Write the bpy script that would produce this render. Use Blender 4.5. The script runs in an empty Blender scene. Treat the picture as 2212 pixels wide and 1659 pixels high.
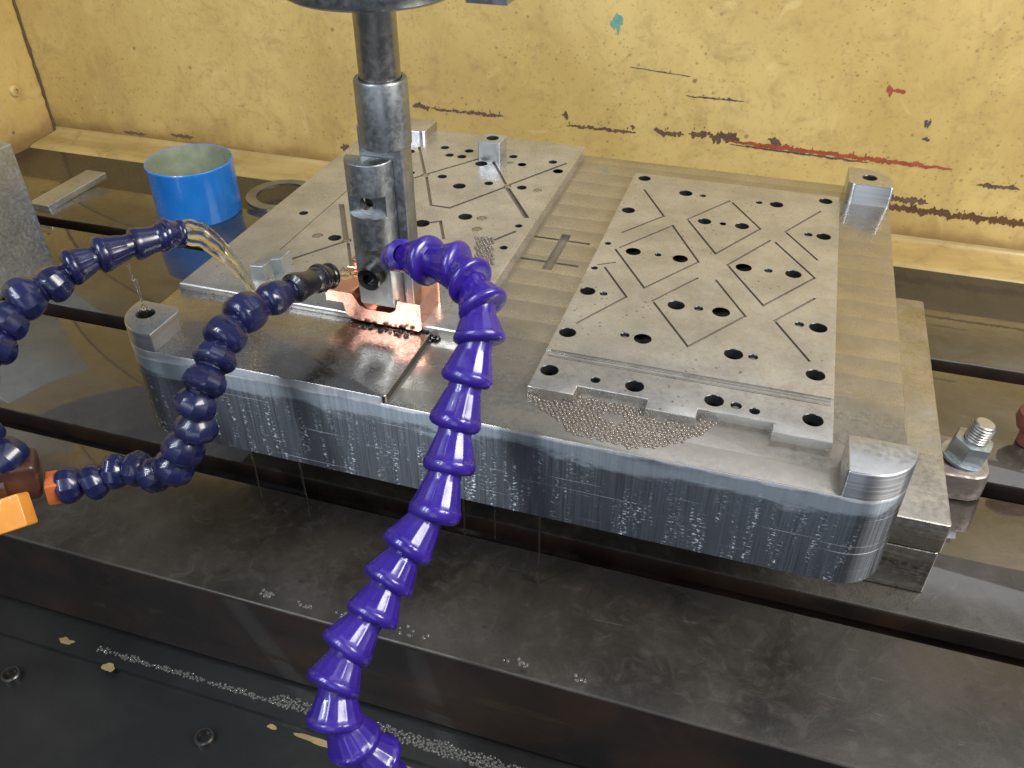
import bpy, bmesh, math, random
from mathutils import Vector, Matrix, noise
from mathutils.geometry import delaunay_2d_cdt
S = 0.001                      # everything below is written in millimetres
SC = bpy.context.scene
COL = SC.collection
random.seed(7)

# ------------------------------------------------------------------ camera
def R3(p, y, r):
    cy, sy, cp, sp = math.cos(y), math.sin(y), math.cos(p), math.sin(p)
    f = Vector((-sy*cp, cy*cp, -sp)); rt = Vector((cy, sy, 0)); up = rt.cross(f)
    return math.cos(r)*rt + math.sin(r)*up, -math.sin(r)*rt + math.cos(r)*up, f
rt, up, fw = R3(math.radians(36.7), math.radians(17.7), math.radians(-.15))
cam = bpy.data.objects.new('camera', bpy.data.cameras.new('camera')); COL.objects.link(cam)
m = Matrix.Identity(4)
for i in range(3):
    m[i][0], m[i][1], m[i][2] = rt[i], up[i], -fw[i]
    m[i][3] = (448.2, -412.2, 505.8)[i]*S
cam.matrix_world = m
cam.data.sensor_width = 36; cam.data.lens = 36*1853/2212
cam.data.clip_start = .01; cam.data.clip_end = 30
SC.camera = cam

# ------------------------------------------------------------------ light
w = bpy.data.worlds.new('World'); SC.world = w; w.use_nodes = True
bg = w.node_tree.nodes['Background']; bg.inputs[0].default_value = (.80, .88, 1, 1); bg.inputs[1].default_value = .28
def area(name, loc, target, sx, sy, power, col, roll=0):
    l = bpy.data.lights.new(name, 'AREA'); l.shape = 'RECTANGLE'; l.size = sx; l.size_y = sy; l.energy = power; l.color = col
    o = bpy.data.objects.new(name, l); COL.objects.link(o); o.location = loc
    o.rotation_euler = ((Vector(target)-Vector(loc)).to_track_quat('-Z', 'Y').to_matrix().to_4x4() @ Matrix.Rotation(roll, 4, 'Z')).to_euler()
    return o
area('window_light', (1.75, -.05, 1.35), (.75, .62, .1), 1.1, .8, 60, (1, .97, .91))
area('overhead_fill', (.95, 1.05, 1.95), (.45, .1, .1), 1.7, 1.1, 8, (.95, .97, 1))  # added cool fill from above, lightens and greys the mold top
area('front_fill', (.75, -2.1, .85), (.35, 0, .1), 1.0, 1.3, 7, (.82, .91, 1))  # added fill from behind the camera, brightens the front of the mold
area('ceiling_tube', (-.75, -1.15, 1.75), (.2, .2, .1), 1.3, .07, 22, (.86, .93, 1), math.pi/2)
area('ceiling_tube.001', (-.35, -1.45, 1.75), (.2, .2, .1), 1.3, .07, 22, (.86, .93, 1), math.pi/2)
vs = SC.view_settings; vs.view_transform = 'Standard'; vs.look = 'None'; vs.exposure = -.08; vs.gamma = 1; vs.use_curve_mapping = False

# ------------------------------------------------------------------ node helpers
class NT:
    def __init__(s, name):
        s.m = bpy.data.materials.new(name); s.m.use_nodes = True; s.t = s.m.node_tree
        s.b = s.t.nodes['Principled BSDF']; s.out = s.t.nodes['Material Output']
        s.pos = s.t.nodes.new('ShaderNodeNewGeometry').outputs['Position']
    def n(s, ty, **kw):
        o = s.t.nodes.new(ty)
        for k, v in kw.items(): setattr(o, k, v)
        return o
    def put(s, sock, v):
        if isinstance(v, bpy.types.NodeSocket): s.t.links.new(v, sock)
        elif v is not None: sock.default_value = (*v, 1) if isinstance(v, tuple) and len(v) == 3 and sock.type == 'RGBA' else v
    def mapv(s, scale, loc=(0, 0, 0), rot=(0, 0, 0), vec=None):
        o = s.n('ShaderNodeMapping'); s.put(o.inputs[0], vec or s.pos); o.inputs[1].default_value = loc; o.inputs[2].default_value = rot; o.inputs[3].default_value = scale
        return o.outputs[0]
    def noise(s, scale, detail=4, rough=.55, vec=None, dist=0):
        o = s.n('ShaderNodeTexNoise'); s.put(o.inputs['Vector'], vec or s.pos); o.inputs['Scale'].default_value = scale
        o.inputs['Detail'].default_value = detail; o.inputs['Roughness'].default_value = rough; o.inputs['Distortion'].default_value = dist
        return o.outputs['Fac']
    def vor(s, scale, vec=None, out='Distance', rnd=1):
        o = s.n('ShaderNodeTexVoronoi'); s.put(o.inputs['Vector'], vec or s.pos); o.inputs['Scale'].default_value = scale; o.inputs['Randomness'].default_value = rnd
        return o.outputs[out]
    def ramp(s, fac, a, b, lo=0., hi=1.):
        o = s.n('ShaderNodeMapRange', interpolation_type='SMOOTHSTEP'); s.put(o.inputs[0], fac)
        for i, v in enumerate((a, b, lo, hi)): s.put(o.inputs[i+1], v)
        return o.outputs[0]
    def mix(s, f, a, b, mode='MIX'):
        o = s.n('ShaderNodeMix', data_type='RGBA', blend_type=mode); s.put(o.inputs[0], f); s.put(o.inputs[6], a); s.put(o.inputs[7], b)
        return o.outputs[2]
    def ma(s, op, a, b=0.):
        o = s.n('ShaderNodeMath', operation=op); s.put(o.inputs[0], a); s.put(o.inputs[1], b); return o.outputs[0]
    def xyz(s):
        o = s.n('ShaderNodeSeparateXYZ'); s.put(o.inputs[0], s.pos); return o.outputs
    def bump(s, h, strength=.3, dist=.001):
        o = s.n('ShaderNodeBump'); s.put(o.inputs['Height'], h); o.inputs['Strength'].default_value = strength; o.inputs['Distance'].default_value = dist
        s.t.links.new(o.outputs[0], s.b.inputs['Normal']); return o.outputs[0]
    def set(s, **kw):
        for k, v in kw.items(): s.put(s.b.inputs[k.replace('_', ' ')], v)
        return s.m
M = {}
def steel(name, col, rough, bands=None, coat=.0, var=.12, spot=.0, metallic=1., brush=None, bump=.08):
    n = NT(name)
    a = n.noise(28, 6, .6); b = n.noise(240, 3, .6)
    f = n.ramp(a, .3, .72)
    c = n.mix(f, tuple(v*(1-var) for v in col), tuple(min(1, v*(1+var)) for v in col))
    r = n.ramp(b, .25, .8, rough*.75, rough*1.35)
    h = b
    if bands:      # cutter passes: broad overlapping bands across the milled face
        ax, per = bands
        x = n.xyz()[ax]
        wob = n.ma('MULTIPLY', n.noise(14, 2, .5, vec=n.mapv((.35, 1, 1) if ax == 1 else (1, .35, 1))), .012)
        k = n.ma('FRACT', n.ma('DIVIDE', n.ma('ADD', x, wob), per*S))
        k = n.ramp(k, .0, .85)
        c = n.mix(n.ma('MULTIPLY', k, .42), c, n.mix(1., c, (.60, .58, .55), 'MULTIPLY'))
        r = n.ma('ADD', r, n.ma('MULTIPLY', k, .10))
    if brush:
        br = n.noise(1, 3, .6, vec=n.mapv(brush)); r = n.ma('ADD', r, n.ramp(br, .35, .7, -.06, .12)); h = br
    if spot:
        sp = n.ramp(n.vor(150), .06, .20); m2 = n.ramp(n.noise(16, 3), .45, .62)
        c = n.mix(n.ma('MULTIPLY', n.ma('SUBTRACT', 1., sp), n.ma('MULTIPLY', m2, spot)), c, (.06, .045, .03))
    n.bump(h, bump, .0004)
    return n.set(Base_Color=c, Metallic=metallic, Roughness=r, Coat_Weight=coat, Coat_Roughness=.03, Coat_IOR=1.45)
M['mold'] = steel('milled_steel', (.38, .35, .305), .24, bands=(1, 27), coat=.75, metallic=.9, bump=.02)
M['plateau'] = steel('wet_ground_steel', (.36, .34, .32), .27, coat=.5, bump=.05, var=.2)
M['insert'] = steel('oiled_insert_steel', (.45, .435, .41), .31, coat=.55, spot=.8, var=.16, metallic=.8)
M['post'] = steel('bright_turned_steel', (.62, .63, .65), .24, brush=(30, 30, 900))
M['plate'] = steel('ground_plate_steel', (.38, .36, .32), .36, coat=.2, brush=(18, 18, 420))
M['dark_steel'] = steel('blackened_steel', (.30, .315, .325), .42, coat=.2, var=.25)
M['rod'] = steel('oiled_rod_steel', (.36, .35, .33), .36, coat=.3, var=.3)
M['black_screw'] = steel('black_oxide', (.05, .05, .055), .25, coat=1)
M['zinc'] = steel('zinc_steel', (.34, .38, .41), .38, coat=.2)
M['rough_steel'] = steel('cast_steel', (.30, .26, .24), .55, var=.3, bump=.5)
M['pale_steel'] = steel('pale_block_steel', (.50, .53, .54), .45, coat=.2)
M['copper'] = steel('copper', (.90, .46, .34), .22, coat=.3, var=.08, bump=.015)
M['hole'] = steel('oily_shaded_bore', (.045, .045, .045), .32, var=.3, metallic=.6, coat=.3)  # dark oily bores; the shade inside them is put into this colour
M['groove'] = steel('oiled_groove', (.27, .24, .205), .42, metallic=.8)
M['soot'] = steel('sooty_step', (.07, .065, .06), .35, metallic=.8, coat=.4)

def brushed(name, col, rough):      # turned or side-milled steel: lay runs round the part, so light smears vertically
    n = NT(name); b = n.noise(1, 3, .6, vec=n.mapv((15, 15, 700))); c = n.mix(n.ramp(b, .3, .7), tuple(v*.85 for v in col), col)
    tg = n.n('ShaderNodeTangent', direction_type='RADIAL', axis='Z'); n.t.links.new(tg.outputs[0], n.b.inputs['Tangent'])
    return n.set(Base_Color=c, Metallic=1., Roughness=n.ramp(b, .3, .7, rough*.85, rough*1.15), Anisotropic=.95, Anisotropic_Rotation=.25)
M['post'] = brushed('bright_turned_steel', (.58, .59, .62), .33)
M['post_top'] = steel('faced_post_steel', (.52, .52, .52), .34)
def front_face():
    n = NT('drip_streaked_steel'); X, Y, Z = n.xyz()
    st = n.ramp(n.noise(1, 2, .5, vec=n.mapv((150, 150, 18))), .46, .70)           # vertical runs
    sp = n.ramp(n.noise(1, 3, .7, vec=n.mapv((300, 300, 620))), .53, .62)          # flecks left in them
    fl = n.ma('MULTIPLY', st, sp)
    low = n.ramp(Z, .146, .10)
    fl = n.ma('MULTIPLY', fl, low)
    hs = n.ramp(n.noise(1, 3, .6, vec=n.mapv((6, 6, 620), rot=(0, .05, 0))), .64, .70)
    fl = n.ma('MAXIMUM', fl, n.ma('MULTIPLY', hs, .5))
    wv = n.noise(1, 5, .65, vec=n.mapv((14, 14, 60)), dist=.5)
    edge = n.ma('ADD', Z, n.ma('MULTIPLY', wv, .05))
    band = n.ma('MULTIPLY', n.ramp(edge, .152, .160), n.ramp(edge, .186, .168))        # cloudy drying band under the top edge, reflected light put into its colour
    top = n.ramp(n.ma('ADD', Z, n.ma('MULTIPLY', n.noise(60, 3), .006)), .1455, .1475)  # bright top edge: its highlight is put into the colour
    brs = n.noise(1, 4, .7, vec=n.mapv((650, 650, 10)))
    c = n.mix(n.ramp(brs, .3, .7), (.155, .168, .192), (.20, .216, .245)); c = n.mix(n.ma('MULTIPLY', band, .5), c, (.33, .385, .43)); c = n.mix(top, c, (.56, .57, .60)); c = n.mix(fl, c, (.78, .80, .83))
    met = n.ma('SUBTRACT', .97, n.ma('MAXIMUM', n.ma('MULTIPLY', band, .30), n.ma('MULTIPLY', fl, .65)))
    r = n.ma('ADD', n.ma('ADD', .31, n.ma('MULTIPLY', band, .08)), n.ma('MULTIPLY', fl, .25)); r = n.ma('ADD', r, n.ramp(brs, .3, .7, -.04, .05))
    n.bump(n.noise(1, 3, .6, vec=n.mapv((20, 20, 900))), .08, .0004)
    tg = n.n('ShaderNodeTangent', direction_type='RADIAL', axis='Z'); n.t.links.new(tg.outputs[0], n.b.inputs['Tangent'])
    return n.set(Base_Color=c, Metallic=met, Roughness=r, Anisotropic=.97, Anisotropic_Rotation=.25, Coat_Weight=.2, Coat_Roughness=.05)
M['mold_side'] = front_face()

def table_mat():
    n = NT('oiled_cast_iron')
    a = n.noise(9, 7, .65, dist=.6); b = n.noise(55, 5, .7, dist=1.2); d = n.noise(420, 3, .6)
    c = n.mix(n.ramp(a, .32, .70), (.014, .0115, .009), (.046, .039, .032))
    c = n.mix(n.ramp(b, .50, .75, 0, .4), c, (.075, .067, .058))
    c = n.mix(n.ramp(n.noise(20, 4, .6, dist=.4), .62, .75, 0, .55), c, (.030, .024, .018))
    sc = n.ramp(n.vor(42), .03, .11); c = n.mix(n.ma('MULTIPLY', n.ma('SUBTRACT', 1., sc), .7), c, (.02, .018, .016))
    red = n.ramp(n.noise(6, 3, .5, vec=n.mapv((1, 2.2, 1), loc=(3.1, 1.7, 0))), .70, .76, 0, .35); c = n.mix(red, c, (.22, .05, .035))
    X, Y, Z = n.xyz()
    wet = n.ramp(n.ma('ADD', Y, n.ma('SUBTRACT', n.ma('MULTIPLY', n.noise(7, 4, .6), .12), n.ma('MULTIPLY', X, .10))), .05, .10)
    r = n.ma('ADD', n.ramp(b, .3, .75, .30, .52), n.ma('MULTIPLY', n.ma('SUBTRACT', 1., wet), .10))
    pit = n.ramp(n.vor(26, vec=n.mapv((1, 1.6, 1))), .02, .10); c = n.mix(n.ma('MULTIPLY', n.ma('SUBTRACT', 1., pit), .8), c, (.012, .010, .009))
    scr = n.ramp(n.noise(1, 3, .6, vec=n.mapv((30, 260, 1), rot=(0, 0, .5)), dist=.6), .66, .74, 0, .3); c = n.mix(scr, c, (.12, .115, .105))
    n.bump(n.ma('ADD', d, n.ma('MULTIPLY', b, 2.)), .22, .0006)
    n.put(n.b.inputs['Coat Weight'], n.ma('ADD', n.ma('MULTIPLY', wet, .85), .10))
    n.put(n.b.inputs['Coat Roughness'], n.ma('SUBTRACT', .25, n.ma('MULTIPLY', wet, .22)))
    return n.set(Base_Color=c, Metallic=.3, Roughness=r, Coat_IOR=1.75)
M['table'] = table_mat()
def dark_mat(name, c0, c1, rough=.35, coat=.6, sc=14):
    n = NT(name); c = n.mix(n.ramp(n.noise(sc, 6, .6, dist=.4), .35, .7), c0, c1); n.bump(n.noise(160, 4), .15, .0008)
    return n.set(Base_Color=c, Roughness=rough, Coat_Weight=coat, Coat_Roughness=.04)
M['table_front'] = dark_mat('rusty_side_shaded_slot', (.007, .005, .0045), (.024, .012, .007), .45, .2)
M['tank_floor'] = dark_mat('dark_tank_floor', (.0025, .0025, .0028), (.010, .0095, .009), .5, .18, 9)

def wall_mat():
    n = NT('stained_yellow_paint')
    big = n.noise(3.2, 5, .6, dist=.5); mid = n.noise(26, 6, .7, dist=.8); fine = n.noise(160, 4, .7)
    c = n.mix(n.ramp(big, .3, .7), (.47, .325, .105), (.64, .475, .185))
    c = n.mix(n.ramp(mid, .46, .72, 0, .6), c, (.37, .25, .085))
    c = n.mix(n.ramp(fine, .52, .74, 0, .55), c, (.34, .225, .085))
    sw = n.ramp(n.noise(14, 5, .6, dist=2.4, vec=n.mapv((1, 1, .8), loc=(4, 2, 1))), .58, .74, 0, .35); c = n.mix(sw, c, (.74, .58, .27))
    for s_, t0, t1, k in ((70, .03, .20, .55), (24, .03, .10, .75), (135, .04, .24, .5)):
        v = n.ramp(n.vor(s_), t0, t1); g = n.ramp(n.noise(s_*.13, 2, .5), .42, .60)
        c = n.mix(n.ma('MULTIPLY', n.ma('SUBTRACT', 1., v), n.ma('MULTIPLY', g, k)), c, (.085, .048, .02))
    Z = n.xyz()[2]
    dirt = n.ma('MULTIPLY', n.ramp(n.ma('ADD', Z, n.ma('MULTIPLY', n.noise(20, 4, .6), .09)), .10, .035), .45); c = n.mix(dirt, c, (.20, .115, .045))
    gr = n.ma('MULTIPLY', n.ramp(n.ma('ADD', Z, n.ma('MULTIPLY', n.noise(40, 4, .7), .03)), .036, .010), .6); c = n.mix(gr, c, (.15, .075, .03))
    st = n.ma('MULTIPLY', n.ramp(n.noise(1, 5, .65, vec=n.mapv((9, 9, 2.2)), dist=.8), .56, .72), .4); c = n.mix(st, c, (.30, .19, .07))
    n.bump(n.ma('ADD', fine, mid), .12, .001)
    return n.set(Base_Color=c, Roughness=n.ramp(mid, .3, .7, .30, .5), Coat_Weight=.25, Coat_Roughness=.18)
M['wall'] = wall_mat()
def ledge_mat():
    n = NT('streaked_yellow_ledge')
    c = n.mix(n.ramp(n.noise(1, 4, .6, vec=n.mapv((5, 22, 22))), .3, .7), (.29, .20, .07), (.42, .305, .12)); c = n.mix(n.ramp(n.noise(30, 6, .75, dist=.6), .48, .72, 0, .6), c, (.17, .10, .04))
    n.bump(n.noise(90, 4), .1, .001)
    return n.set(Base_Color=c, Roughness=.32, Coat_Weight=.3, Coat_Roughness=.12)
M['ledge'] = ledge_mat()
def plastic(name, c0, c1, rough, sss=.0):
    n = NT(name); c = n.mix(n.ramp(n.noise(60, 4), .3, .7), c0, c1)
    if sss: n.set(Subsurface_Weight=sss, Subsurface_Scale=.004, Subsurface_Radius=(.3, .25, 1.))
    n.bump(n.noise(300, 3), .05, .0005)
    return n.set(Base_Color=c, Roughness=n.ramp(n.noise(45, 5, .7), .3, .75, rough*.8, rough*1.9), Coat_Weight=.4, Coat_Roughness=n.ramp(n.noise(80, 4, .7), .35, .75, .04, .25), IOR=1.5)
M['purple'] = plastic('purple_plastic', (.022, .007, .175), (.030, .011, .215), .24, .12)
M['navy'] = plastic('navy_plastic', (.005, .006, .034), (.008, .010, .056), .22)
M['black_plastic'] = plastic('black_plastic', (.006, .007, .012), (.012, .013, .02), .22)
M['orange'] = plastic('orange_plastic', (.60, .225, .028), (.68, .27, .04), .5)
M['amber'] = plastic('dirty_orange_plastic', (.36, .085, .02), (.50, .13, .03), .35)
M['brown'] = plastic('brown_plastic', (.035, .014, .010), (.07, .025, .015), .3)
M['red_knob'] = plastic('red_brown_rubber', (.13, .035, .022), (.18, .05, .03), .5)
M['blue'] = plastic('blue_enamel', (.012, .16, .56), (.014, .18, .60), .24)
M['can_inside'] = plastic('dull_can_inside', (.17, .20, .14), (.24, .26, .18), .5)
for k, c in (('chip_red', (.38, .085, .04)), ('chip_purple', (.15, .085, .06)), ('chip_teal', (.16, .36, .28)), ('chip_grey', (.10, .085, .075)), ('chip_yellow', (.26, .20, .09)), ('pale', (.42, .40, .36)), ('chip_brown', (.13, .06, .028))):
    M[k] = dark_mat(k, tuple(v*.7 for v in c), c, .5, .2, 90)
def oil(name, tint, ior=1.42):
    n = NT(name); return n.set(Base_Color=tint, Transmission_Weight=1., Roughness=.0, IOR=ior)
M['oil'] = oil('clear_oil', (.97, .93, .80)); M['bubble'] = (lambda n: n.set(Base_Color=(.30, .26, .21), Transmission_Weight=.6, Roughness=.08, IOR=1.4, Coat_Weight=.5))(NT('foam_bubble'))
M['fine_foam'] = (lambda n: n.set(Base_Color=(.42, .41, .39), Transmission_Weight=.8, Roughness=.05, IOR=1.35))(NT('fine_foam')); M['black_oil'] = oil('sooty_oil', (.10, .085, .08))

# ------------------------------------------------------------------ geometry helpers (mm)
class MB:
    def __init__(s): s.v = []; s.f = []; s.mi = []
    def add(s, vs, fs, mi=0):
        k = len(s.v); s.v += [tuple(v) for v in vs]; s.f += [tuple(i+k for i in f) for f in fs]; s.mi += [mi]*len(fs)
    def box(s, x0, x1, y0, y1, z0, z1, mi=0):
        s.add([(x, y, z) for z in (z0, z1) for y in (y0, y1) for x in (x0, x1)], [(0, 2, 3, 1), (4, 5, 7, 6), (0, 1, 5, 4), (2, 6, 7, 3), (0, 4, 6, 2), (1, 3, 7, 5)], mi)
    def prism(s, pts, z0, z1, bev=0, bottom=True, mi_side=0, mi_top=0, top=True, seg=3, botbev=0):
        n = len(pts); rings = []
        if botbev: rings.append((offset(pts, -botbev), z0)); rings.append((pts, z0+botbev))
        else: rings.append((pts, z0))
        if bev:
            for i in range(seg+1):
                a = math.pi/2*i/seg; rings.append((offset(pts, -bev*(1-math.cos(a))), z1-bev+bev*math.sin(a)))
        else: rings.append((pts, z1))
        vs = [(x, y, z) for p, z in rings for x, y in p]; k = len(s.v); s.v += vs
        for r in range(len(rings)-1):
            for i in range(n):
                j = (i+1) % n; s.f.append((k+r*n+i, k+r*n+j, k+(r+1)*n+j, k+(r+1)*n+i)); s.mi.append(mi_side)
        if top: s.f.append(tuple(k+(len(rings)-1)*n+i for i in range(n))); s.mi.append(mi_top)
        if bottom: s.f.append(tuple(k+i for i in reversed(range(n)))); s.mi.append(mi_side)
    def lathe(s, prof, seg=32, M4=None, mi=0, rad=None, caps=True):
        vs = []
        for j, (r, z) in enumerate(prof):
            for i in range(seg):
                a = 2*math.pi*i/seg; rr = r*(rad(i, j) if rad else 1); v = Vector((rr*math.cos(a), rr*math.sin(a), z)); vs.append(M4 @ v if M4 else v)
        fs = [(j*seg+i, j*seg+(i+1) % seg, (j+1)*seg+(i+1) % seg, (j+1)*seg+i) for j in range(len(prof)-1) for i in range(seg)]
        if caps: fs += [tuple(reversed(range(seg))), tuple((len(prof)-1)*seg+i for i in range(seg))]
        s.add(vs, fs, mi)
    def tube(s, pts, rads, seg=10, mi=0):
        pts = [Vector(p) for p in pts]; vs = []; n = len(pts)
        nrm = None
        for i, p in enumerate(pts):
            d = (pts[min(i+1, n-1)]-pts[max(i-1, 0)]).normalized()
            if nrm is None: nrm = d.orthogonal().normalized()
            nrm = (nrm-d*nrm.dot(d)).normalized(); b = d.cross(nrm)
            r = rads[i] if isinstance(rads, (list, tuple)) else rads
            vs += [p+(nrm*math.cos(2*math.pi*k/seg)+b*math.sin(2*math.pi*k/seg))*r for k in range(seg)]
        fs = [(j*seg+i, j*seg+(i+1) % seg, (j+1)*seg+(i+1) % seg, (j+1)*seg+i) for j in range(n-1) for i in range(seg)]
        fs += [tuple(reversed(range(seg))), tuple((n-1)*seg+i for i in range(seg))]
        s.add(vs, fs, mi)
    def mesh(s, name, mats, origin=(0, 0, 0), angle=30):
        o = Vector(origin); me = bpy.data.meshes.new(name)
        me.from_pydata([(Vector(v)-o)*S for v in s.v], [], s.f)
        for mt in (mats if isinstance(mats, (list, tuple)) else [mats]): me.materials.append(M[mt])
        me.polygons.foreach_set('material_index', s.mi); finish(me, angle)
        return me
    def build(s, name, mats, parent=None, origin=None, angle=30):
        if origin is None: origin = parent['o'] if parent and 'o' in parent else (0, 0, 0)
        return link(name, s.mesh(name, mats, origin, angle), parent, origin)
def finish(me, angle=30):
    bm = bmesh.new(); bm.from_mesh(me); bmesh.ops.recalc_face_normals(bm, faces=bm.faces); bm.to_mesh(me); bm.free()
    me.polygons.foreach_set('use_smooth', [True]*len(me.polygons)); me.set_sharp_from_angle(angle=math.radians(angle)); me.update()
def link(name, data, parent=None, origin=(0, 0, 0)):
    o = bpy.data.objects.new(name, data); COL.objects.link(o)
    if parent: o.parent = parent; o.location = (Vector(origin)-Vector(ORG[parent.name]))*S
    else: o.location = Vector(origin)*S
    ORG[o.name] = tuple(origin)
    return o
ORG = {}
def empty(name, loc, label=None, cat=None, group=None):
    o = link(name, None, None, loc); o.empty_display_size = .02; tag(o, label, cat, group); return o
def tag(o, label=None, cat=None, group=None, kind=None):
    for k, v in (('label', label), ('category', cat), ('group', group), ('kind', kind)):
        if v: o[k] = v
    return o
def part(mb, name, mats, parent, angle=30): return mb.build(name, mats, parent, ORG[parent.name], angle)
def offset(pts, d):
    n = len(pts); out = []
    for i in range(n):
        a, b, c = Vector(pts[i-1]), Vector(pts[i]), Vector(pts[(i+1) % n])
        u, v = (b-a).normalized(), (c-b).normalized(); n1, n2 = Vector((u.y, -u.x)), Vector((v.y, -v.x))
        q = n1+n2; k = max(.3, 1+n1.dot(n2)); out.append(tuple(b+q/k*d))
    return out
def rrect(x0, x1, y0, y1, r, seg=8):           # r: radius or (front-left, front-right, back-right, back-left); counter-clockwise
    r = r if isinstance(r, (tuple, list)) else (r,)*4; out = []
    for (cx, cy, a0), q in zip(((x0, y0, 180), (x1, y0, 270), (x1, y1, 0), (x0, y1, 90)), r):
        sx = 1 if cx == x0 else -1; sy = 1 if cy == y0 else -1
        if q <= 0: out.append((cx, cy)); continue
        k = max(2, seg if q > 4 else 4)
        for i in range(k+1):
            a = math.radians(a0+90*i/k); out.append((cx+sx*q+q*math.cos(a), cy+sy*q+q*math.sin(a)))
    return out
def rot_to(d, pos=(0, 0, 0)):
    return Matrix.Translation(Vector(pos)) @ Vector(d).to_track_quat('Z', 'Y').to_matrix().to_4x4()
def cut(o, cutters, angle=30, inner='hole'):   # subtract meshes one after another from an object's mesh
    par, loc = o.parent, o.location.copy(); o.parent = None; o.location = Vector(ORG[o.name])*S
    for cutter in (cutters if isinstance(cutters, list) else [cutters]):
        me = cutter.mesh('cutter', inner, ORG[o.name])
        c = bpy.data.objects.new('cutter', me); COL.objects.link(c); c.location = Vector(ORG[o.name])*S
        md = o.modifiers.new('cut', 'BOOLEAN'); md.object = c; md.operation = 'DIFFERENCE'; md.solver = 'EXACT'; md.material_mode = 'TRANSFER'
        dg = bpy.context.evaluated_depsgraph_get(); dg.update()
        new = bpy.data.meshes.new_from_object(o.evaluated_get(dg)); old = o.data; new.name = old.name
        o.modifiers.clear(); o.data = new
        bpy.data.objects.remove(c); bpy.data.meshes.remove(me); bpy.data.meshes.remove(old)
    new.polygons.foreach_set('use_smooth', [True]*len(new.polygons)); new.set_sharp_from_angle(angle=math.radians(angle))
    o.parent = par; o.location = loc
def one(fn, *a):
    mb = MB(); fn(mb, *a); return mb
def grooves(pts, w_, z0, z1): return [one(groove, [a, b], w_, z0, z1) for a, b in zip(pts[:-1], pts[1:])]
def cyl(mb, x, y, r, z0, z1, seg=20, cham=0):
    prof = [(r, z0), (r, z1-cham-.01)] + ([(r+cham, z1-.01), (r+cham, z1+2)] if cham else [(r, z1+2)])
    mb.lathe(prof, seg, Matrix.Translation((x, y, 0)))
def groove(mb, pts, w_, z0, z1):
    for a, b in zip(pts[:-1], pts[1:]):
        a, b = Vector(a), Vector(b); d = (b-a).normalized(); n = Vector((-d.y, d.x))*w_/2; a = a-d*w_/2; b = b+d*w_/2
        mb.prism([tuple(a-n), tuple(b-n), tuple(b+n), tuple(a+n)], z0, z1)

# ------------------------------------------------------------------ setting: tank walls, floor, machine table
mb = MB(); mb.box(-700, 1150, 690, 694, -60, 560)
wall = mb.build('back_wall', 'wall'); tag(wall, 'stained yellow painted back wall of the machine tank', 'wall', kind='structure')
mb = MB(); mb.box(-704, -700, -200, 694, -120, 560)
lw = mb.build('left_wall', 'wall'); tag(lw, 'yellow painted side wall of the tank at the far left', 'wall', kind='structure')
mb = MB()      # weld bead running down the corner
mb.tube([(-698+random.uniform(-1, 1), 688+random.uniform(-1, 1), z) for z in range(-10, 560, 9)], [random.uniform(1.4, 2.6) for z in range(-10, 560, 9)], 8)
part(mb, 'weld_seam', 'chip_brown', wall)
mb = MB(); mb.lathe([(9, 0), (9, 2), (7, 4), (4, 4.5), (4, 1)], 20, rot_to((1, 0, 0), (-700, 636, 74))); part(mb, 'bolt_head', 'wall', lw)
# sheet-metal ledge at the foot of the wall
prof = [(626, -60), (626, -16), (628, -12), (633, -10), (650, -9), (684, -7), (688, -5), (689.5, 0), (689.5, -60)]
def extrude_x(mb, prof, x0, x1, mi=0):
    n = len(prof); mb.add([(x, y, z) for x in (x0, x1) for y, z in prof], [(i, (i+1) % n, n+(i+1) % n, n+i) for i in range(n)]+[tuple(range(n)), tuple(range(n, 2*n))], mi)
gm = MB(); gm.box(-698, 1150, 513, 625.5, -62, -13); part(gm, 'gutter', 'soot', wall)
mb = MB(); extrude_x(mb, prof, -698, 1150); part(mb, 'ledge', 'ledge', wall, 50)

def flake(mb, x, z, sx, sz, y=689.7):
    n = 9; k0 = random.uniform(0, 9)
    mb.add([(x+sx*(1+.8*noise.noise((math.cos(a)*1.3+k0, math.sin(a)*1.3, k0)))*math.cos(a), y, z+sz*(1+.8*noise.noise((math.cos(a)*1.3, math.sin(a)*1.3+k0, 4)))*math.sin(a)) for a in [2*math.pi*i/n for i in range(n)]], [tuple(range(n))])
def paint_mark(x0, x1, z0, z1, mt, rag=.35, name='paint_mark', n=40, slope=0):
    "old paint left in ragged flakes, a fraction of a millimetre proud of the wall"
    mb = MB(); L = x1-x0; h = (z1-z0)/2; k = max(3, int(L/2.2)); yy = 689.7
    for i in range(k):
        t = (i+random.random())/k; e = min(1, .25+5*t, .25+5*(1-t)); x = x0+L*t; zc = (z0+z1)/2+slope*t+noise.noise((x*.09, z0, 1))*h*.8
        hh = h*e*random.uniform(.65, 1.1)*(1-rag*.3+rag*.9*noise.noise((x*.2, 3, z1))); yy -= .002
        flake(mb, x, zc+random.uniform(-.2, .4)*h*rag, random.uniform(1.8, 3.6) if L > 12 else L*.35, max(.4, hh), yy)
        if random.random() < .12*rag: flake(mb, x+random.uniform(-2, 2), zc+h*random.uniform(1, 1.8), .7, random.uniform(.8, 2.4), yy)
    part(mb, name, mt, wall)
paint_mark(385, 655, 94, 101, 'chip_red', .25, slope=-5)
paint_mark(392, 560, 92, 95, 'chip_grey', .4, slope=-4)
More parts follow.
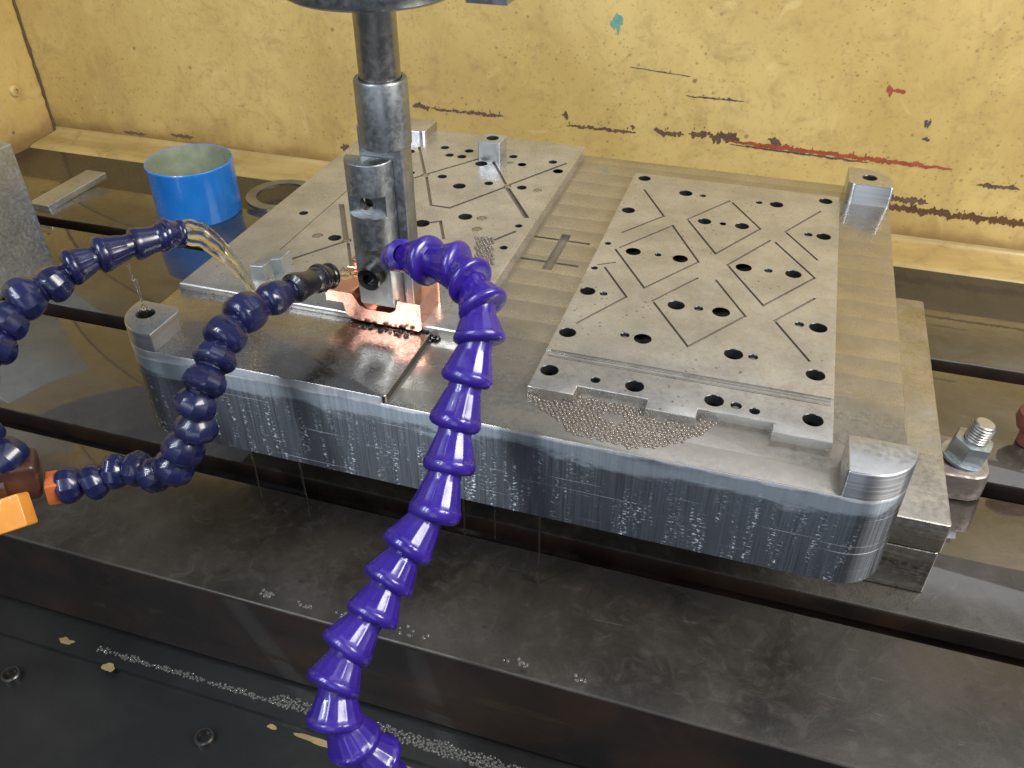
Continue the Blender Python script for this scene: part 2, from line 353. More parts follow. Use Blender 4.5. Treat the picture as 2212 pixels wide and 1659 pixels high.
for x0, x1, z0, z1 in ((-48, -24, 95, 104), (-20, 30, 95, 100), (25, 84, 94, 101), (170, 176, 96, 112), (176, 268, 92, 98), (262, 266, 96, 106), (292, 330, 94, 104), (340, 360, 96, 108), (362, 402, 94, 110), (440, 452, 97, 110), (-560, -520, 2, 8), (-470, -430, 6, 14), (-170, -120, 12, 34), (-112, -70, 10, 30), (-60, -25, 6, 24)):
    paint_mark(x0, x1, z0, z1, 'chip_purple', .9, n=26)
paint_mark(229, 239, 216, 246, 'chip_teal', .3, n=12)
paint_mark(560, 566, 168, 186, 'chip_red', .8, n=10); paint_mark(566, 580, 176, 181, 'chip_red', .9, n=8)
paint_mark(330, 400, 148, 151, 'chip_grey', .9); paint_mark(255, 330, 178, 179.6, 'chip_grey', .5, slope=-5)
paint_mark(612, 618, 138, 150, 'chip_grey', .9, n=8); paint_mark(615, 622, 122, 127, 'chip_grey', .6, n=8)
paint_mark(560, 860, 30, 42, 'chip_brown', .7, n=60, slope=-3); paint_mark(690, 735, 74, 81, 'chip_purple', .7)
paint_mark(590, 640, 42, 52, 'chip_purple', .9)

# table with three T-slots
def slot(yc, wd=21):
    a, b = yc-wd/2, yc+wd/2; c = 2
    return [(b+c, 0), (b+c*.3, -c*.3), (b, -c), (b, -17), (b+9, -17), (b+9, -30), (a-9, -30), (a-9, -17), (a, -17), (a, -c), (a-c*.3, -c*.3), (a-c, 0)]
edge = [(-80+2.5*(1-math.cos(a)), -2.5+2.5*math.sin(a)) for a in [math.pi/2*i/5 for i in range(6)]][::-1]
prof = [(512, -60), (512, -6), (510, -2), (506, 0)]+slot(395)+slot(213)+slot(42)+edge+[(-80, -88), (300, -88)]
mb = MB(); extrude_x(mb, prof, -900, 1200)
table = mb.build('machine_table', ['table', 'table_front'], None, (150, 200, 0)); tag(table, 'oil covered dark cast iron machine table with T slots', 'table', kind='structure')
for p in table.data.polygons:
    if (abs(p.center.y-(-.280)) < .0004 and p.normal.y < -.9) or (p.center.z < -.0019 and p.center.y > -.27): p.material_index = 1  # slot insides take the dark side colour to stand in for their shade
mb = MB(); mb.box(-900, 1200, -72, 300, -160, -89); part(mb, 'table_base', 'tank_floor', table)
mb = MB(); mb.box(-1500, 1700, -1800, 692, -108, -97)
tf = mb.build('tank_floor', 'tank_floor', None, (150, -400, -97)); tag(tf, 'black oily tank floor in front of the table', 'floor', kind='structure')
mb = MB(); mb.box(-1500, 1700, -110, -72, -97, -92); part(mb, 'floor_rim', 'tank_floor', tf)
for x, y in ((-63, -140), (117, -140)):
    mb = MB(); mb.lathe([(5.2, 0), (7.5, 0), (7.5, 4), (6.6, 5), (5.6, 5), (5.2, 4), (5.2, 0)], 24, Matrix.Translation((x, y, -97)), caps=False); part(mb, 'drain_boss', 'soot', tf)
def floor_chip(x, y, sx, sy, mt, name='paint_chip', z=-96.6, par=None, ang=0):
    n = 26; mb = MB(); pts = []
    for i in range(n):
        a = 2*math.pi*i/n; k = 1+.45*noise.noise((math.cos(a)*1.6+x, math.sin(a)*1.6, y)); u, v = sx*k*math.cos(a), sy*k*math.sin(a)
        pts.append((x+u*math.cos(ang)-v*math.sin(ang), y+u*math.sin(ang)+v*math.cos(ang), z))
    mb.add(pts, [tuple(range(n))]); part(mb, name, mt, par or tf)
for a in ((-41, -101, 7, 3), (9, -112, 5, 4)): floor_chip(*a, 'chip_yellow', z=-91.6)
for a in ((262, -116, 26, 3), (330, -121, 40, 4), (200, -116, 20, 2.5), (160, -116, 4, 2)): floor_chip(*a, 'chip_yellow', ang=-.03)
mb = MB(); mb.prism(rrect(-506, -472, 418, 536, 2), .3, 9, 1); b_ = mb.build('flat_bar', 'pale_steel', None, (-490, 480, 0)); tag(b_, 'flat grey steel bar lying on the table behind the grey block', 'steel bar')
mb = MB(); mb.lathe([(36, .3), (50, .3), (50, 4), (36, 4), (36, .3)], 48, Matrix.Translation((-196, 556, 0)), caps=False)
rg = mb.build('steel_ring', 'dark_steel', None, (-196, 556, 0)); tag(rg, 'flat dark ring lying on the table behind the blue can', 'ring')

# ------------------------------------------------------------------ mold plate on two support plates
Z0, ZF, ZP, ZLI, ZRI, ZT = 71.3, 145.8, 151.3, 156.5, 152.8, 166.0
for z0, z1, lab in ((0.2, 43, 'lower of two brown ground steel plates under the mold'), (43.3, 71, 'upper of two ground steel plates directly under the mold')):
    mb = MB(); mb.prism(rrect(40, 612+(0 if z0 > 40 else -1), 77, 392, 2.5), z0, z1, 1.4, botbev=1.2)
    tag(mb.build('support_plate', 'plate', None, (326, 235, z0)), lab, 'steel plate', 'plates under the mold')
mold = empty('mold_plate', (284, 235, Z0), 'large milled steel mold plate with rounded corners and two drilled inserts', 'mold plate')
OUT = rrect(5, 563, 0, 471, 32, 14)
mb = MB(); mb.prism(OUT, Z0, ZF, .9, mi_side=0, mi_top=1, botbev=.8)
base = part(mb, 'base_block', ['mold_side', 'mold'], mold)
for p in base.data.polygons:
    if p.normal.z > .4: p.material_index = 1
# raised step at the front left, full corner radius on the outside
mb = MB(); mb.prism(rrect(4.94, 226, -.06, 84, (32, 5, 0, 0), 14), ZF-1.6, ZP, .8, bottom=False, mi_side=0, mi_top=1); st = part(mb, 'raised_step', ['mold_side', 'plateau', 'soot'], mold)
for p in st.data.polygons:
    if p.normal.z > .4: p.material_index = 1
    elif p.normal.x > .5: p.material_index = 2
def post(x0, x1, y0, y1, r, z0, hole=None, mt='post'):
    mb = MB(); mb.prism(rrect(x0, x1, y0, y1, r, 14), z0, ZT, 1.1, bottom=True); o = part(mb, 'corner_post', [mt, 'post_top'], mold)
    for p in o.data.polygons:
        if p.normal.z > .8: p.material_index = 1
    if hole:
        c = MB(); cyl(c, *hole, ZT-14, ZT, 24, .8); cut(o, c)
post(5.1, 43.5, .1, 40, (32, 0, 9, 4), ZP-.4, (22, 24, 6.5))
post(522, 562.9, .1, 35.5, (2, 32, 2, 2), ZF-.4)
post(521, 562.9, 428, 470.9, (8, 3, 32, 2), ZF-.4, (541, 448, 6.5))
post(36, 79, 432, 470.9, (6, 8, 3, 12), ZLI-3)
# left insert
mb = MB(); mb.prism(rrect(5.4, 251, 84.5, 470, (0, 5, 0, 20)), ZF-.4, ZLI, 3.2, bottom=False, seg=5); il = part(mb, 'insert_plate', 'insert', mold)
il['label'] = 'drilled insert plate with crossing grooves on the left'
HL = [(75.3,398.8,5.0),(107.0,420.3,4.4),(119.5,402.1,4.3),(133.4,402.0,4.7),(135.4,419.1,4.6),(185.3,418.2,4.3),(200.4,400.3,4.2),(229.2,416.4,4.3),(240.5,394.7,5.0),(159.3,390.2,6.2),(98.6,346.4,3.9),(132.6,347.1,4.5),(157.2,330.4,6.1),(182.8,345.2,4.2),(217.1,345.3,4.6),(186.4,267.7,6.3),(239,264.4,3.1),(153.4,243.0,7.0),(239,220.5,3.3),(90.8,193.5,5.6),(60,300,5),(40,230,4)]
GL = [[(80,413),(113,349)],[(118,341),(147,281),(166,281),(201,341)],[(204,349),(243,416)],[(168,401),(199,349)],[(103,330),(113,344)],[(116,349),(152,401)],[(69,140),(102,189)],[(107,187),(130,147)],[(144,236),(168,252),(183,221)],[(227,232),(239,252)]]
hl = MB()
for h in HL: cyl(hl, *h, ZLI-40, ZLI, 20, .35)
dl = MB()
for x, y, r in ((114.8,345.6,4.3),(202.8,343.8,3.8),(103.7,191.4,4.1)): cyl(dl, x, y, r, ZLI-1.2, ZLI, 20)
for x, y, r in ((74.4,192.5,4.9),(205.2,246.7,4.6),(202.1,268.9,4.7),(233.8,343.7,4.2),(187.5,401.1,3.5)): cyl(dl, x, y, r, ZLI-.8, ZLI, 20)
gl = sum([grooves(g, 2.8, ZLI-2.0, ZLI+3) for g in GL], [])+sum([grooves(g, 5, ZLI-2.6, ZLI+3) for g in ([(205,338),(240,284)], [(66,256),(102,193)])], [])
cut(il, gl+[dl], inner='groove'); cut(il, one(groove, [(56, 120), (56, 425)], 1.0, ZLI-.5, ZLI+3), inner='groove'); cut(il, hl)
for x, y, r in ((114.8,345.6,3.6),(202.8,343.8,3.2),(103.7,191.4,3.4),(74.4,192.5,4.5),(205.2,246.7,4.2),(202.1,268.9,4.3),(233.8,343.7,3.8),(187.5,401.1,3.1)):
    mb = MB(); mb.lathe([(r, ZLI-6), (r, ZLI-.45), (r-.3, ZLI-.2)], 20, Matrix.Translation((x, y, 0))); part(mb, 'ejector_pin', 'plate', il)
# right insert with a castellated front edge
xs = [315, 347.5, 396.5, 430, 478.5, 516]
out = [(315, 40), (347.5, 40), (347.5, 50.5), (396.5, 50.5), (396.5, 40), (430, 40), (430, 50), (478.5, 50), (478.5, 40), (516, 40), (516, 424), (315, 424)]
mb = MB(); mb.prism(out, ZF-.4, ZRI, .8, bottom=False); ir = part(mb, 'insert_plate', 'insert', mold); ir['label'] = 'drilled insert plate with engraved diamond outlines on the right'
HR = [(372.1,388.5,6.3),(388.8,387.5,2.9),(442.3,388.0,2.9),(458.6,388.3,6.1),(503.2,410.2,6.1),(397.7,331.7,5.9),(414.5,331.5,2.7),(431.6,332.1,6.1),(490.0,332.6,3.4),(503.2,332.5,6.1),(387.3,253.1,6.2),(368.0,254.5,2.6),(440.5,253.6,6.4),(460.7,254.4,3.2),(480.9,254.7,6.4),(326.9,411.9,6.0),(326.0,333.9,6.0),(346.4,253.9,6.3),(322.1,262.3,2.6),(320.9,215.6,2.6),(395.8,176.4,6.5),(413.3,176.6,3.3),(430.6,176.5,6.6),(489.3,176.6,3.2),(503.0,175.9,6.5),(445.8,121.4,6.6),(459.6,121.9,3.2),(503.0,112.5,6.4),(439.1,62.0,6.3),(453.8,60.8,3.5),(466.0,58.5,3.3),(503.0,60.4,6.5),(324.4,176.8,6.0),(337.6,176.5,2.9),(324.3,113.1,6.2),(366.0,122.5,3.2),(379.6,121.4,6.3),(324.4,62.4,6.3),(357.9,60.7,3.2),(385.2,61.9,6.3)]
GR = [[(406,224),(377,177),(413,121),(449,176),(421,225)],[(458,310),(427,254),(461,196),(498,253),(463,308)],[(499,219),(471,176),(498,129)],[(499,286),(470,332),(499,385)],[(415,383),(382,331),(415,271),(448,331),(418,380)],[(331,253),(367,195),(403,252),(371,314),(334,258)],[(332,384),(360,331),(330,287)],[(329,219),(356,177),(328,128)],[(323,222),(335,230)]]
hr_ = MB()
for h in HR: cyl(hr_, *h, ZRI-40, ZRI, 20, .35)
bd = MB(); bd.box(300, 530, 78.5, 88, ZRI-1.3, ZRI+3)
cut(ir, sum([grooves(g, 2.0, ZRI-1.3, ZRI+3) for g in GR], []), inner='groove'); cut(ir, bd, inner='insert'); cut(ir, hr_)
cut(base, [one(groove, [(254, y), (303, y)], 3.2, ZF-1.6, ZF+3) for y in (269, 226)]+[one(groove, [(280, 277), (280, 217)], 8.5, ZF-3.2, ZF+3)], inner='groove')
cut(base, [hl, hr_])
for z, y0, y1 in ((ZRI-.4, 80.0, 81.8), (ZRI-.2, 85, 86.6)):
    mb = MB(); mb.prism([(318, y0), (514, y0), (514, y1), (318, y1)], ZRI-2, z, .4, bottom=False); part(mb, 'seal_strip', 'plate', ir)
for x, y, r in ((388.8,387.5,2.5),(490.0,332.6,2.7),(460.7,254.4,2.5),(413.3,176.6,2.6),(489.3,176.6,2.5),(459.6,121.9,2.5),(453.8,60.8,2.5),(337.6,176.5,2.3),(366,122.5,2.5)):
    mb = MB(); mb.lathe([(r, ZRI-12), (r, ZRI-2.2), (r-.5, ZRI-1.9)], 16, Matrix.Translation((x, y, 0))); part(mb, 'ejector_pin', 'rod', ir)
# small steel blocks standing on the mold
mb = MB(); mb.prism(rrect(153, 177, 397.5, 423, 1.6), ZLI+.1, ZLI+20.5, .9); cube = mb.build('core_block', 'pale_steel', None, (165, 410, ZLI)); tag(cube, 'small square steel block with a bored hole standing on the left insert', 'steel block')
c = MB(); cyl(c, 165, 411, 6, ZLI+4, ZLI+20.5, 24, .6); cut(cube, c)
mb = MB(); mb.prism([(61, 106), (72, 108), (72, 121), (79, 124), (79, 140), (66, 137), (61, 124)], ZLI+.1, ZLI+13, .7)
lb = mb.build('angle_block', 'pale_steel', None, (70, 122, ZLI)); tag(lb, 'small stepped steel block beside the dark nozzle of the navy hose', 'steel block')

# ------------------------------------------------------------------ blue can, grey block, clamp
can = empty('blue_can', (-281, 484, 0), 'bright blue open topped can standing on the dark table', 'can')
mb = MB(); R_ = 55
mb.lathe([(R_-2.5, .3), (R_-.4, .3), (R_, 2), (R_, 66), (R_+.8, 68), (R_+.8, 71), (R_, 72), (R_-.9, 71.6)], 64, Matrix.Translation((-281, 484, 0)), caps=False); part(mb, 'can_wall', 'blue', can)
mb = MB(); mb.lathe([(R_-.9, 71.6), (R_-1.2, 70), (R_-1.2, 4), (R_-6, 3)], 64, Matrix.Translation((-281, 484, 0)), caps=False); mb.lathe([(R_-5, 1.5), (R_-5, 3)], 64, Matrix.Translation((-281, 484, 0))); part(mb, 'can_inside', 'can_inside', can)
mb = MB(); mb.prism(rrect(-520, -362, 120, 300, 2.5), .3, 152, 2); gb = mb.build('grey_block', 'pale_steel', None, (-440, 210, 0)); tag(gb, 'tall plain grey steel block at the left edge of the table', 'steel block')

cl = empty('strap_clamp', (640, 214, 0), 'rough steel clamp strap over the T slot beside the support plates', 'clamp')
mb = MB(); mb.prism([(613.5, 188), (652, 190), (660, 194), (664, 202), (664, 228), (660, 238), (650, 242), (613.5, 242)], 1, 27, 2.5, botbev=1); part(mb, 'strap', 'rough_steel', cl)
tb = empty('clamp_bolt', (640, 216, 27), 'threaded stud with a hex nut standing on the clamp strap', 'bolt')
T_ = Matrix.Translation((640, 216, 0)) @ Matrix.Rotation(.16, 4, 'Y')
mb = MB(); prof = [(8.6, 24)]+[(r, 48+k*2.6+dz) for k in range(6) for r, dz in ((8.6, 0), (9.5, .9), (9.5, 1.3), (8.6, 2.2))]+[(8.2, 64.5), (7.2, 65.5)]
mb.lathe(prof, 28, T_); part(mb, 'stud', 'rod', tb, 25)
mb = MB(); hx = [(16.5*math.cos(math.radians(a+12)), 16.5*math.sin(math.radians(a+12))) for a in range(0, 360, 60)]; mb.prism(hx, 29.5, 47.5, 1.2, seg=2)
mb.v = [tuple(T_ @ Vector(v)) for v in mb.v]; part(mb, 'nut', 'zinc', tb)
mb = MB(); mb.lathe([(9.5, 27.2), (19, 27.2), (19, 29.4), (9.5, 29.4)], 32, T_, caps=False); part(mb, 'washer', 'zinc', tb)
mb = MB(); mb.lathe([(8, 0), (10, 1), (10, 14), (15, 18), (18, 26), (17, 34), (11, 39), (2, 40)], 24, Matrix.Translation((712, 288, .3))); kb = mb.build('rubber_stopper', 'red_knob', None, (712, 288, 0)); tag(kb, 'red brown rounded knob cut off by the right picture edge', 'knob')

# ------------------------------------------------------------------ machine head: holder, copper electrode
hd = empty('electrode_holder', (196, 97, 171), 'dark steel electrode holder hanging from the spindle flange', 'tool holder')
ax = (197, 97)
T_ = Matrix.Translation((ax[0], ax[1], 0))
mb = MB(); mb.lathe([(20, 400), (20, 440), (52, 440), (55, 438), (55, 391), (53.6, 387), (50, 385), (15, 385)], 64, T_, caps=False); mb.lathe([(53, 439), (53, 441)], 32, T_); fl_ = part(mb, 'spindle_flange', 'dark_steel', hd)
mb = MB(); mb.box(262, 287, 85, 118, 386, 402); part(mb, 'flange_lug', 'dark_steel', fl_)
mb = MB(); mb.lathe([(13.6, 300), (13.6, 395)], 48, T_); rod = part(mb, 'rod', 'rod', hd)
cb = MB()
for z in (366, 350, 346): cb.lathe([(.9, -20), (1.4, 0)], 10, rot_to((-.15, -1, 0), (195.5, 83.6, z)))
cut(rod, cb)
mb = MB(); mb.lathe([(14.2, 290), (16.6, 290), (17.6, 291.2), (17.6, 333), (16.8, 334.4), (14.2, 334.4)], 48, T_, caps=False); part(mb, 'collar', 'dark_steel', hd)
mb = MB(); mb.prism(rrect(179, 211, 90.5, 107, 1.2), 172, 303, .5); part(mb, 'back_bar', 'dark_steel', hd)
# half-round front bar with a milled notch, a cross hole and a clamp flat
cx, cy, rr = 186.5, 90, 17.2
hr = [(cx+rr*math.cos(a), cy+rr*math.sin(a)*1.0) for a in [math.pi+math.pi*i/28 for i in range(29)]]
mb = MB(); mb.prism(hr, 171.5, 282.5, 1.0); fb = part(mb, 'front_bar', 'dark_steel', hd)
ca = MB(); ca.box(160, 215, 60, 80.5, 244, 259.5)
cb = MB(); cb.lathe([(7.2, 0), (7.2, 60)], 24, rot_to((0, 1, 0), (186, 62, 252)))
cc = MB(); cc.box(160, 215, 60, 79, 160, 220)
cut(fb, ca, inner='dark_steel'); cut(fb, cc, inner='rod'); cut(fb, cb)
mb = MB(); mb.lathe([(5.0, 0), (7.1, 0), (7.1, 6), (5.0, 6)], 28, rot_to((0, 1, 0), (186, 80.2, 252)), caps=False); part(mb, 'bushing', 'rod', fb)
sc_ = MB(); D4 = rot_to((-.06, -1, 0), (186.5, 79.1, 197.5)); sc_.lathe([(9.2, 0), (9.2, 8.2), (8.4, 9.2), (4.4, 9.2), (4.4, 4.5)], 32, D4, caps=False); sc_.lathe([(4.6, 4.2), (4.6, 4.6)], 6, D4); part(sc_, 'cap_screw', 'black_screw', hd)
sc_ = MB(); sc_.lathe([(5.5, 0), (5.5, 9), (4.6, 10)], 6, rot_to((1, 0, 0), (211, 96, 196))); part(sc_, 'side_screw', 'black_screw', hd)

el = empty('copper_electrode', (186, 98, 153), 'shiny wet copper electrode clamped under the dark holder', 'electrode')
mb = MB()      # stepped front outline extruded in depth
prof = [(144, 176), (144, 168.5), (158, 168.5), (159.5, 158), (166, 155.2), (217.5, 154.2), (219.5, 156), (219.5, 176), (203, 176), (201, 168), (196, 164.5), (176, 164.5), (170, 167.5), (165, 176)]
n = len(prof)
def ring(y, d): 
    q = offset(prof, d); return [(x, y, z) for x, z in q]
# prof runs clockwise seen from the front; keep a small bevel along both outlines
rings = [ring(80.9, .7), ring(80.2, 0)] if False else [ring(80, .8), ring(80.8, 0), ring(117.2, 0), ring(118, .8)]
vs = sum(rings, []); fs = [(r*n+i, r*n+(i+1) % n, (r+1)*n+(i+1) % n, (r+1)*n+i) for r in range(3) for i in range(n)]+[tuple(range(n)), tuple(range(3*n, 4*n))]
mb.add(vs, fs); mb.box(168, 204, 107.3, 117, 165, 186); part(mb, 'electrode_body', 'copper', el)
mb = MB(); mb.prism(rrect(146, 178, 119, 130, 2), 160, 183, 1); mb.box(150, 174, 117.5, 119.2, 163, 180); part(mb, 'clamp_tab', 'copper', el)

# ------------------------------------------------------------------ jointed coolant hoses
def seg_mesh(kind):
    mb = MB()
    if kind == 'cone':
        prof = [(.30, -.14), (.42, -.115), (.475, -.07), (.497, -.02), (.5, .05), (.492, .09), (.475, .115), (.445, .20), (.405, .34), (.365, .47), (.345, .53), (.325, .57), (.32, .88)]
        mb.lathe(prof, 48, rad=lambda i, j: 1-(.055 if i % 3 == 0 and 6 <= j <= 10 else 0)); a = 38
    elif kind == 'bead':
        prof = [(.30, -.20), (.40, -.16), (.46, -.08), (.495, .03), (.5, .14), (.48, .27), (.42, .43), (.34, .55), (.30, .60), (.29, .86)]
        mb.lathe(prof, 10); a = 32
    else:
        prof = [(.28, -.15), (.44, -.10), (.46, 0), (.44, .10), (.38, .35), (.36, .55), (.40, .62), (.42, .74), (.40, .80), (.27, .80), (.25, .5)]
        mb.lathe(prof, 32, caps=False); a = 35
    return mb.mesh('hose_'+kind, 'navy', angle=a) if kind != 'cone' else mb.mesh('hose_cone', 'purple', angle=a)
MESH = {k: seg_mesh(k) for k in ('cone', 'bead', 'nozzle')}
MESH['cone_navy'] = MESH['cone'].copy(); MESH['cone_navy'].materials[0] = M['navy']
MESH['nozzle_black'] = MESH['nozzle'].copy(); MESH['nozzle_black'].materials[0] = M['black_plastic']
MESH['nozzle_purple'] = MESH['nozzle'].copy(); MESH['nozzle_purple'].materials[0] = M['purple']
def hose(pts, D, kinds, label, pitch=.8, scales=None):
    root = empty('coolant_hose', pts[0], label, 'hose')
    for i in range(len(pts)-1):
        a, b = Vector(pts[i]), Vector(pts[i+1]); d = b-a
        if i+2 < len(pts): d2 = (b-a).normalized()+.35*(Vector(pts[i+2])-b).normalized()
        else: d2 = d
        k = kinds(i, len(pts)-1); me = MESH[k]; o = bpy.data.objects.new('nozzle' if 'nozzle' in k else 'hose_segment', me); COL.objects.link(o); o.parent = root
        s_ = D*(scales(i) if scales else 1); L = d.length/pitch
        rot = d2.to_track_quat('Z', 'Y').to_matrix().to_4x4() @ Matrix.Rotation(random.uniform(0, 6.28), 4, 'Z')
        o.matrix_local = Matrix.Translation((a-Vector(pts[0]))*S) @ rot @ Matrix.Diagonal((s_, s_, max(L, s_*.62), 1))
    return root
HC = [(304,-192,12),(299,-189,28),(296,-186,46),(285,-189,63),(276,-190,82),(272,-180,99),(273,-163,109),(281,-145,118),(284,-128,129),(289,-111,140),(299,-92,152),(301,-71,171),(299,-54,190),(301,-37,210),(304,-22,229),(302,-9,243),(291,1,252),(279,11,255),(259,14,254),(239,19,252),(225,37,239)]
HB = [(27,-107,108),(34,-103,108),(48,-95,107),(58,-84,111),(71,-77,112),(86,-79,110),(102,-76,117),(111,-72,132),(121,-65,147),(122,-62,164),(128,-56,179),(129,-42,189),(128,-28,197),(130,-7,203),(137,18,202),(142,44,198),(146,70,192),(148,82,188)]
HA = [(8,-112,131),(-6,-113,147),(-9,-114,163),(-3,-112,181),(2,-89,201),(2,-74,212),(5,-59,221),(15,-42,224),(21,-26,231),(31,-8,233),(44,12,233),(55,28,234),(60,37,231)]
hose(HC, 31, lambda i, n: 'nozzle_purple' if i == n-1 else 'cone', 'bright purple jointed plastic hose rising from the bottom edge past the mold', scales=lambda i: .72 if i >= 19 else 1)
hose(HB[1:], 30, lambda i, n: 'nozzle_black' if i >= n-2 else 'bead', 'navy jointed hose rising from the orange fitting to the copper electrode', scales=lambda i: .84 if i < 5 else (.95 if i < 13 else .8))
hose(HA, 28, lambda i, n: 'nozzle' if i >= n-2 else ('cone_navy' if i >= n-4 else 'bead'), 'navy jointed hose from the left edge pouring clear oil onto the mold', scales=lambda i: .88 if i >= 7 else 1.04)

# valve block at the left edge
va = empty('coolant_valve', (12, -115, 95), 'orange and brown plastic shut-off valve at the left edge', 'valve')
def obox(mb, c, u, v, h, su, sv, sh, bev=1.2):
    u, v = Vector(u).normalized(), Vector(v); h = u.cross(v).normalized(); v = h.cross(u).normalized()
    m4 = Matrix(((u.x, v.x, h.x, c[0]), (u.y, v.y, h.y, c[1]), (u.z, v.z, h.z, c[2]), (0, 0, 0, 1)))
    t = MB(); t.prism(rrect(-su, su, -sv, sv, bev*1.6), -sh, sh, bev, botbev=bev); mb.add([m4 @ Vector(q) for q in t.v], t.f)
hd_ = (7, 6, -1)
mb = MB(); obox(mb, (29, -106.5, 108.5), hd_, (0, 0, 1), None, 4.5, 8.5, 8.5); part(mb, 'hose_fitting', 'amber', va)
mb = MB(); obox(mb, (9, -112, 119), hd_, (0, 0, 1), None, 13, 14, 12, 2.5); part(mb, 'valve_body', 'brown', va)
mb = MB(); obox(mb, (14.5, -134.5, 105), (.85, .466, .249), (-.557, .397, .734), None, 15, 11, 7, 1.2); part(mb, 'valve_handle', 'orange', va)
mb = MB(); mb.lathe([(6, 0), (6, 6), (4, 7)], 20, rot_to((.3, -1, .5), (1, -121, 128))); part(mb, 'valve_stem', 'amber', va)
mb = MB(); mb.tube([(6, -118, 118), (-60, -170, 124), (-160, -250, 124)], 12, 16); part(mb, 'supply_pipe', 'brown', va)

# ------------------------------------------------------------------ oil: jets, drips, foam
def wob(pts, amp, seed):
    return [Vector(p)+Vector((noise.noise((i*.5, seed, 0)), noise.noise((i*.5, seed, 5)), noise.noise((i*.5, seed, 9))))*amp for i, p in enumerate(pts)]
def arc(a, b, sag, n=16):
    a, b = Vector(a), Vector(b); return [a+(b-a)*t+Vector((0, 0, sag*4*t*(1-t))) for t in [i/n for i in range(n+1)]]
js = empty('oil_jet', (61, 38, 230), 'clear oil arcing from the upper navy nozzle onto the mold', 'oil')
for k, (dx, dz, r0, r1) in enumerate(((0, 4.4, 3.2, 2.2), (2, -.5, 4.4, 2.5), (-2, -5, 3.2, 2.6))):
    mb = MB(); p = wob(arc((60+dx, 36, 231+dz), (71+dx*.4, 91+dz*.3, 156.6), 19+dz), 1.2, k*3.1); mb.tube(p, [r0+(r1-r0)*i/16+.5*noise.noise((i*.9, k, 1)) for i in range(17)], 12); part(mb, 'oil_strand', 'oil', js, 80)
js2 = empty('oil_jet', (149, 84, 187), 'amber oil spraying from the black nozzle onto the copper electrode', 'oil')
for k, (dx, dz) in enumerate(((0, 2.5), (1, -2.2))):
    mb = MB(); p = wob(arc((148, 80+dx, 188+dz), (172, 108+dx*3, 178+dz), 2), 1.5, 7+k); mb.tube(p, [2.4+.8*noise.noise((i*.9, k, 4)) for i in range(17)], 10); part(mb, 'oil_strand', 'oil', js2, 80)
def drip(x, z1, z0, y, lab, r=.7, bead=0):
    mb = MB(); n = 10; mb.tube([(x+.6*noise.noise((i*.4, x, 0)), y, z1+(z0-z1)*i/n) for i in range(n+1)], [r*(1-.5*i/n)+(bead if i == n-1 else 0) for i in range(n+1)], 8)
    tag(mb.build('oil_drip', 'oil', None, (x, y, z0), 80), lab, 'oil drip', 'drips under the mold edge')
drip(105.6, 71.4, 4, .9, 'thin oil drip falling from the mold edge, leftmost of those below the front face', .8, .9)
drip(147.4, 71.4, 14, .9, 'thin oil drip second from the left below the front face of the mold', .8)
drip(279.4, 71.4, 34, .9, 'short oil drip just right of the purple hose below the mold', .8, .5)
drip(303, 71.4, 38, .9, 'short oil drip between its two neighbours right of the purple hose', .6)
drip(336.5, 71.4, 2, .9, 'long oil drip with a bead at its end, rightmost below the mold', .9, 1.2)
drip(22, 196, 168, 24, 'loose oil drop falling above the left corner post of the mold', 1.2, 1.4)
drip(36, 218, 205, 8, 'oil drop hanging under the conical segment of the upper navy hose', 1.0, .8)
mb = MB()
for k in range(4): mb.tube([(22+random.uniform(-4, 4), 25+random.uniform(-3, 3), 155+q*9+random.uniform(-1, 1)) for q in range(3)], [.9, .7, .2], 8)
tag(mb.build('oil_splash', 'oil', None, (22, 25, 155), 80), 'thin clear splash rising from the hole of the left corner post', 'oil splash')

def dome(mb, x, y, z, r, h=.75, seg=8):
    vs = []; 
    for a in (0, 25, 50, 72): vs += [(x+r*math.cos(math.radians(a))*math.cos(2*math.pi*i/seg), y+r*math.cos(math.radians(a))*math.sin(2*math.pi*i/seg), z+r*h*math.sin(math.radians(a))) for i in range(seg)]
    vs.append((x, y, z+r*h)); fs = [(j*seg+i, j*seg+(i+1) % seg, (j+1)*seg+(i+1) % seg, (j+1)*seg+i) for j in range(3) for i in range(seg)]+[(3*seg+i, 3*seg+(i+1) % seg, 4*seg) for i in range(seg)]
    mb.add(vs, fs)
def inside(p, poly):
    x, y = p; c = False
    for i in range(len(poly)):
        (x1, y1), (x2, y2) = poly[i-1], poly[i]
        if (y1 > y) != (y2 > y) and x < (x2-x1)*(y-y1)/(y2-y1)+x1: c = not c
    return c
def foam(poly, z, pitch, r, name, label, hole=None, jit=.2, mt='bubble'):
    mb = MB(); xs_ = [p[0] for p in poly]; ys_ = [p[1] for p in poly]; j = 0; y = min(ys_)
    while y < max(ys_):
        x = min(xs_)+(pitch/2 if j % 2 else 0)
        while x < max(xs_):
            px, py = x+random.uniform(-jit, jit)*pitch, y+random.uniform(-jit, jit)*pitch
            if inside((px, py), poly) and not (hole and ((px-hole[0])/hole[2])**2+((py-hole[1])/hole[3])**2 < 1): dome(mb, px, py, z, r*random.uniform(.8, 1.1), .8)
            x += pitch
        y += pitch*.87; j += 1
    tag(mb.build(name, mt, None, (sum(xs_)/len(xs_), sum(ys_)/len(ys_), z), 80), label, 'foam', kind='stuff')
foam([(313,38.5),(346,38.5),(349,49),(395,49),(395,38.5),(431,38.5),(432,48),(444,48),(440,36),(424,20),(413,12),(393,5),(356,6),(344,18),(322,30)], ZF+.05, 3.2, 1.62, 'foam', 'patch of small oil bubbles in front of the right insert', (377, 32, 7, 5))
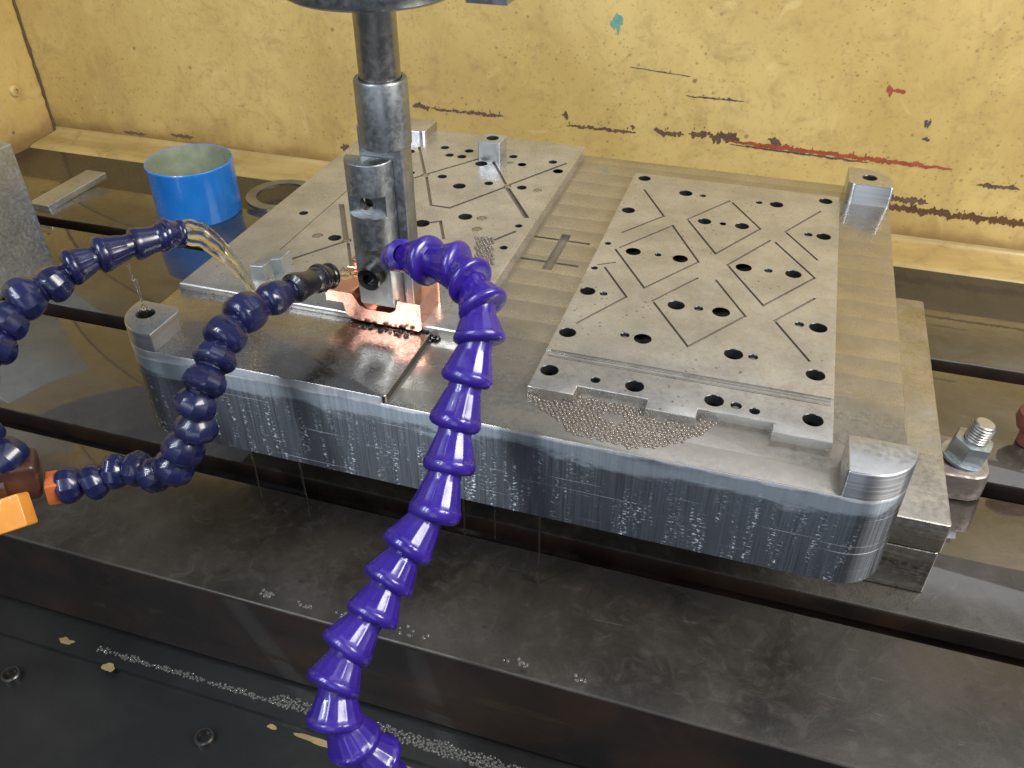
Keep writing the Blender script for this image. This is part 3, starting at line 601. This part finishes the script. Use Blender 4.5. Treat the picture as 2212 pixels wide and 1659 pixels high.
foam([(209,232),(226,236),(241,187),(222,196)], ZLI+.05, 3.2, 1.62, 'foam', 'small patch of bubbles on the left insert behind the purple hose')
foam([(x, 31.5+1.2*noise.noise((x*.1, 0, 0))) for x in range(280, 620, 8)]+[(x, 33+5*max(0, 1-abs(x-420)/170)+2*noise.noise((x*.12, 2, 0))) for x in range(618, 278, -8)], -16, 2.2, 1.2, 'foam', 'bubbles floating along the near T slot under the mold', jit=.4)
foam([(x, -101+1.5*noise.noise((x*.08, 0, 0))) for x in range(-10, 420, 8)]+[(x, -91+4*noise.noise((x*.06, 2, 0))-(6 if x < 150 else 0)) for x in range(412, -14, -8)], -91.9, 2.0, 1.1, 'foam', 'line of grey foam along the foot of the table front', jit=.5, mt='fine_foam')
mb = MB()
for k in range(70):
    x = random.choice((150, 178, 210, 262, 276, 335, 345, 385))+random.gauss(0, 3.5); dome(mb, x, -72+abs(random.gauss(0, 2.5)), .1, random.uniform(.6, 1.8), .7)
tag(mb.build('foam', 'fine_foam', None, (270, -70, 0), 80), 'small bubble clusters along the top front edge of the table', 'foam', kind='stuff')
# sooty oil welling up round the electrode
mb = MB(); n = 44; pts = []
for i in range(n):
    a = 2*math.pi*i/n; k = 1+.28*noise.noise((math.cos(a)*2.2, math.sin(a)*2.2, 3)); pts.append((192+37*k*math.cos(a), 87.5+10.5*k*math.sin(a)-.05*37*math.cos(a)))
pts = [(min(x, 225), max(y, 70)) for x, y in pts]
for z, d in ((ZP+.06, 0), (ZP+.7, -.5), (ZP+1.0, -1.6)): mb.v += [(x, y, z) for x, y in offset(pts, d)]
mb.add([], []); mb.f = [(r*n+i, r*n+(i+1) % n, (r+1)*n+(i+1) % n, (r+1)*n+i) for r in range(2) for i in range(n)]+[tuple(range(2*n, 3*n))]; mb.mi = [0]*len(mb.f)
for k in range(16):
    t = random.random(); dome(mb, 162+t*58, 76.5+random.gauss(0, 1.2)-t*1.5, ZP+.6, random.uniform(.9, 2.4), .7, 12)
for k in range(12): dome(mb, 223+random.gauss(3, 2), random.uniform(78, 116), ZF+.1, random.uniform(2, 5), .9, 12)
tag(mb.build('sooty_oil', 'black_oil', None, (190, 80, ZP), 80), 'sooty oil welling up around the copper electrode', 'oil', kind='stuff')
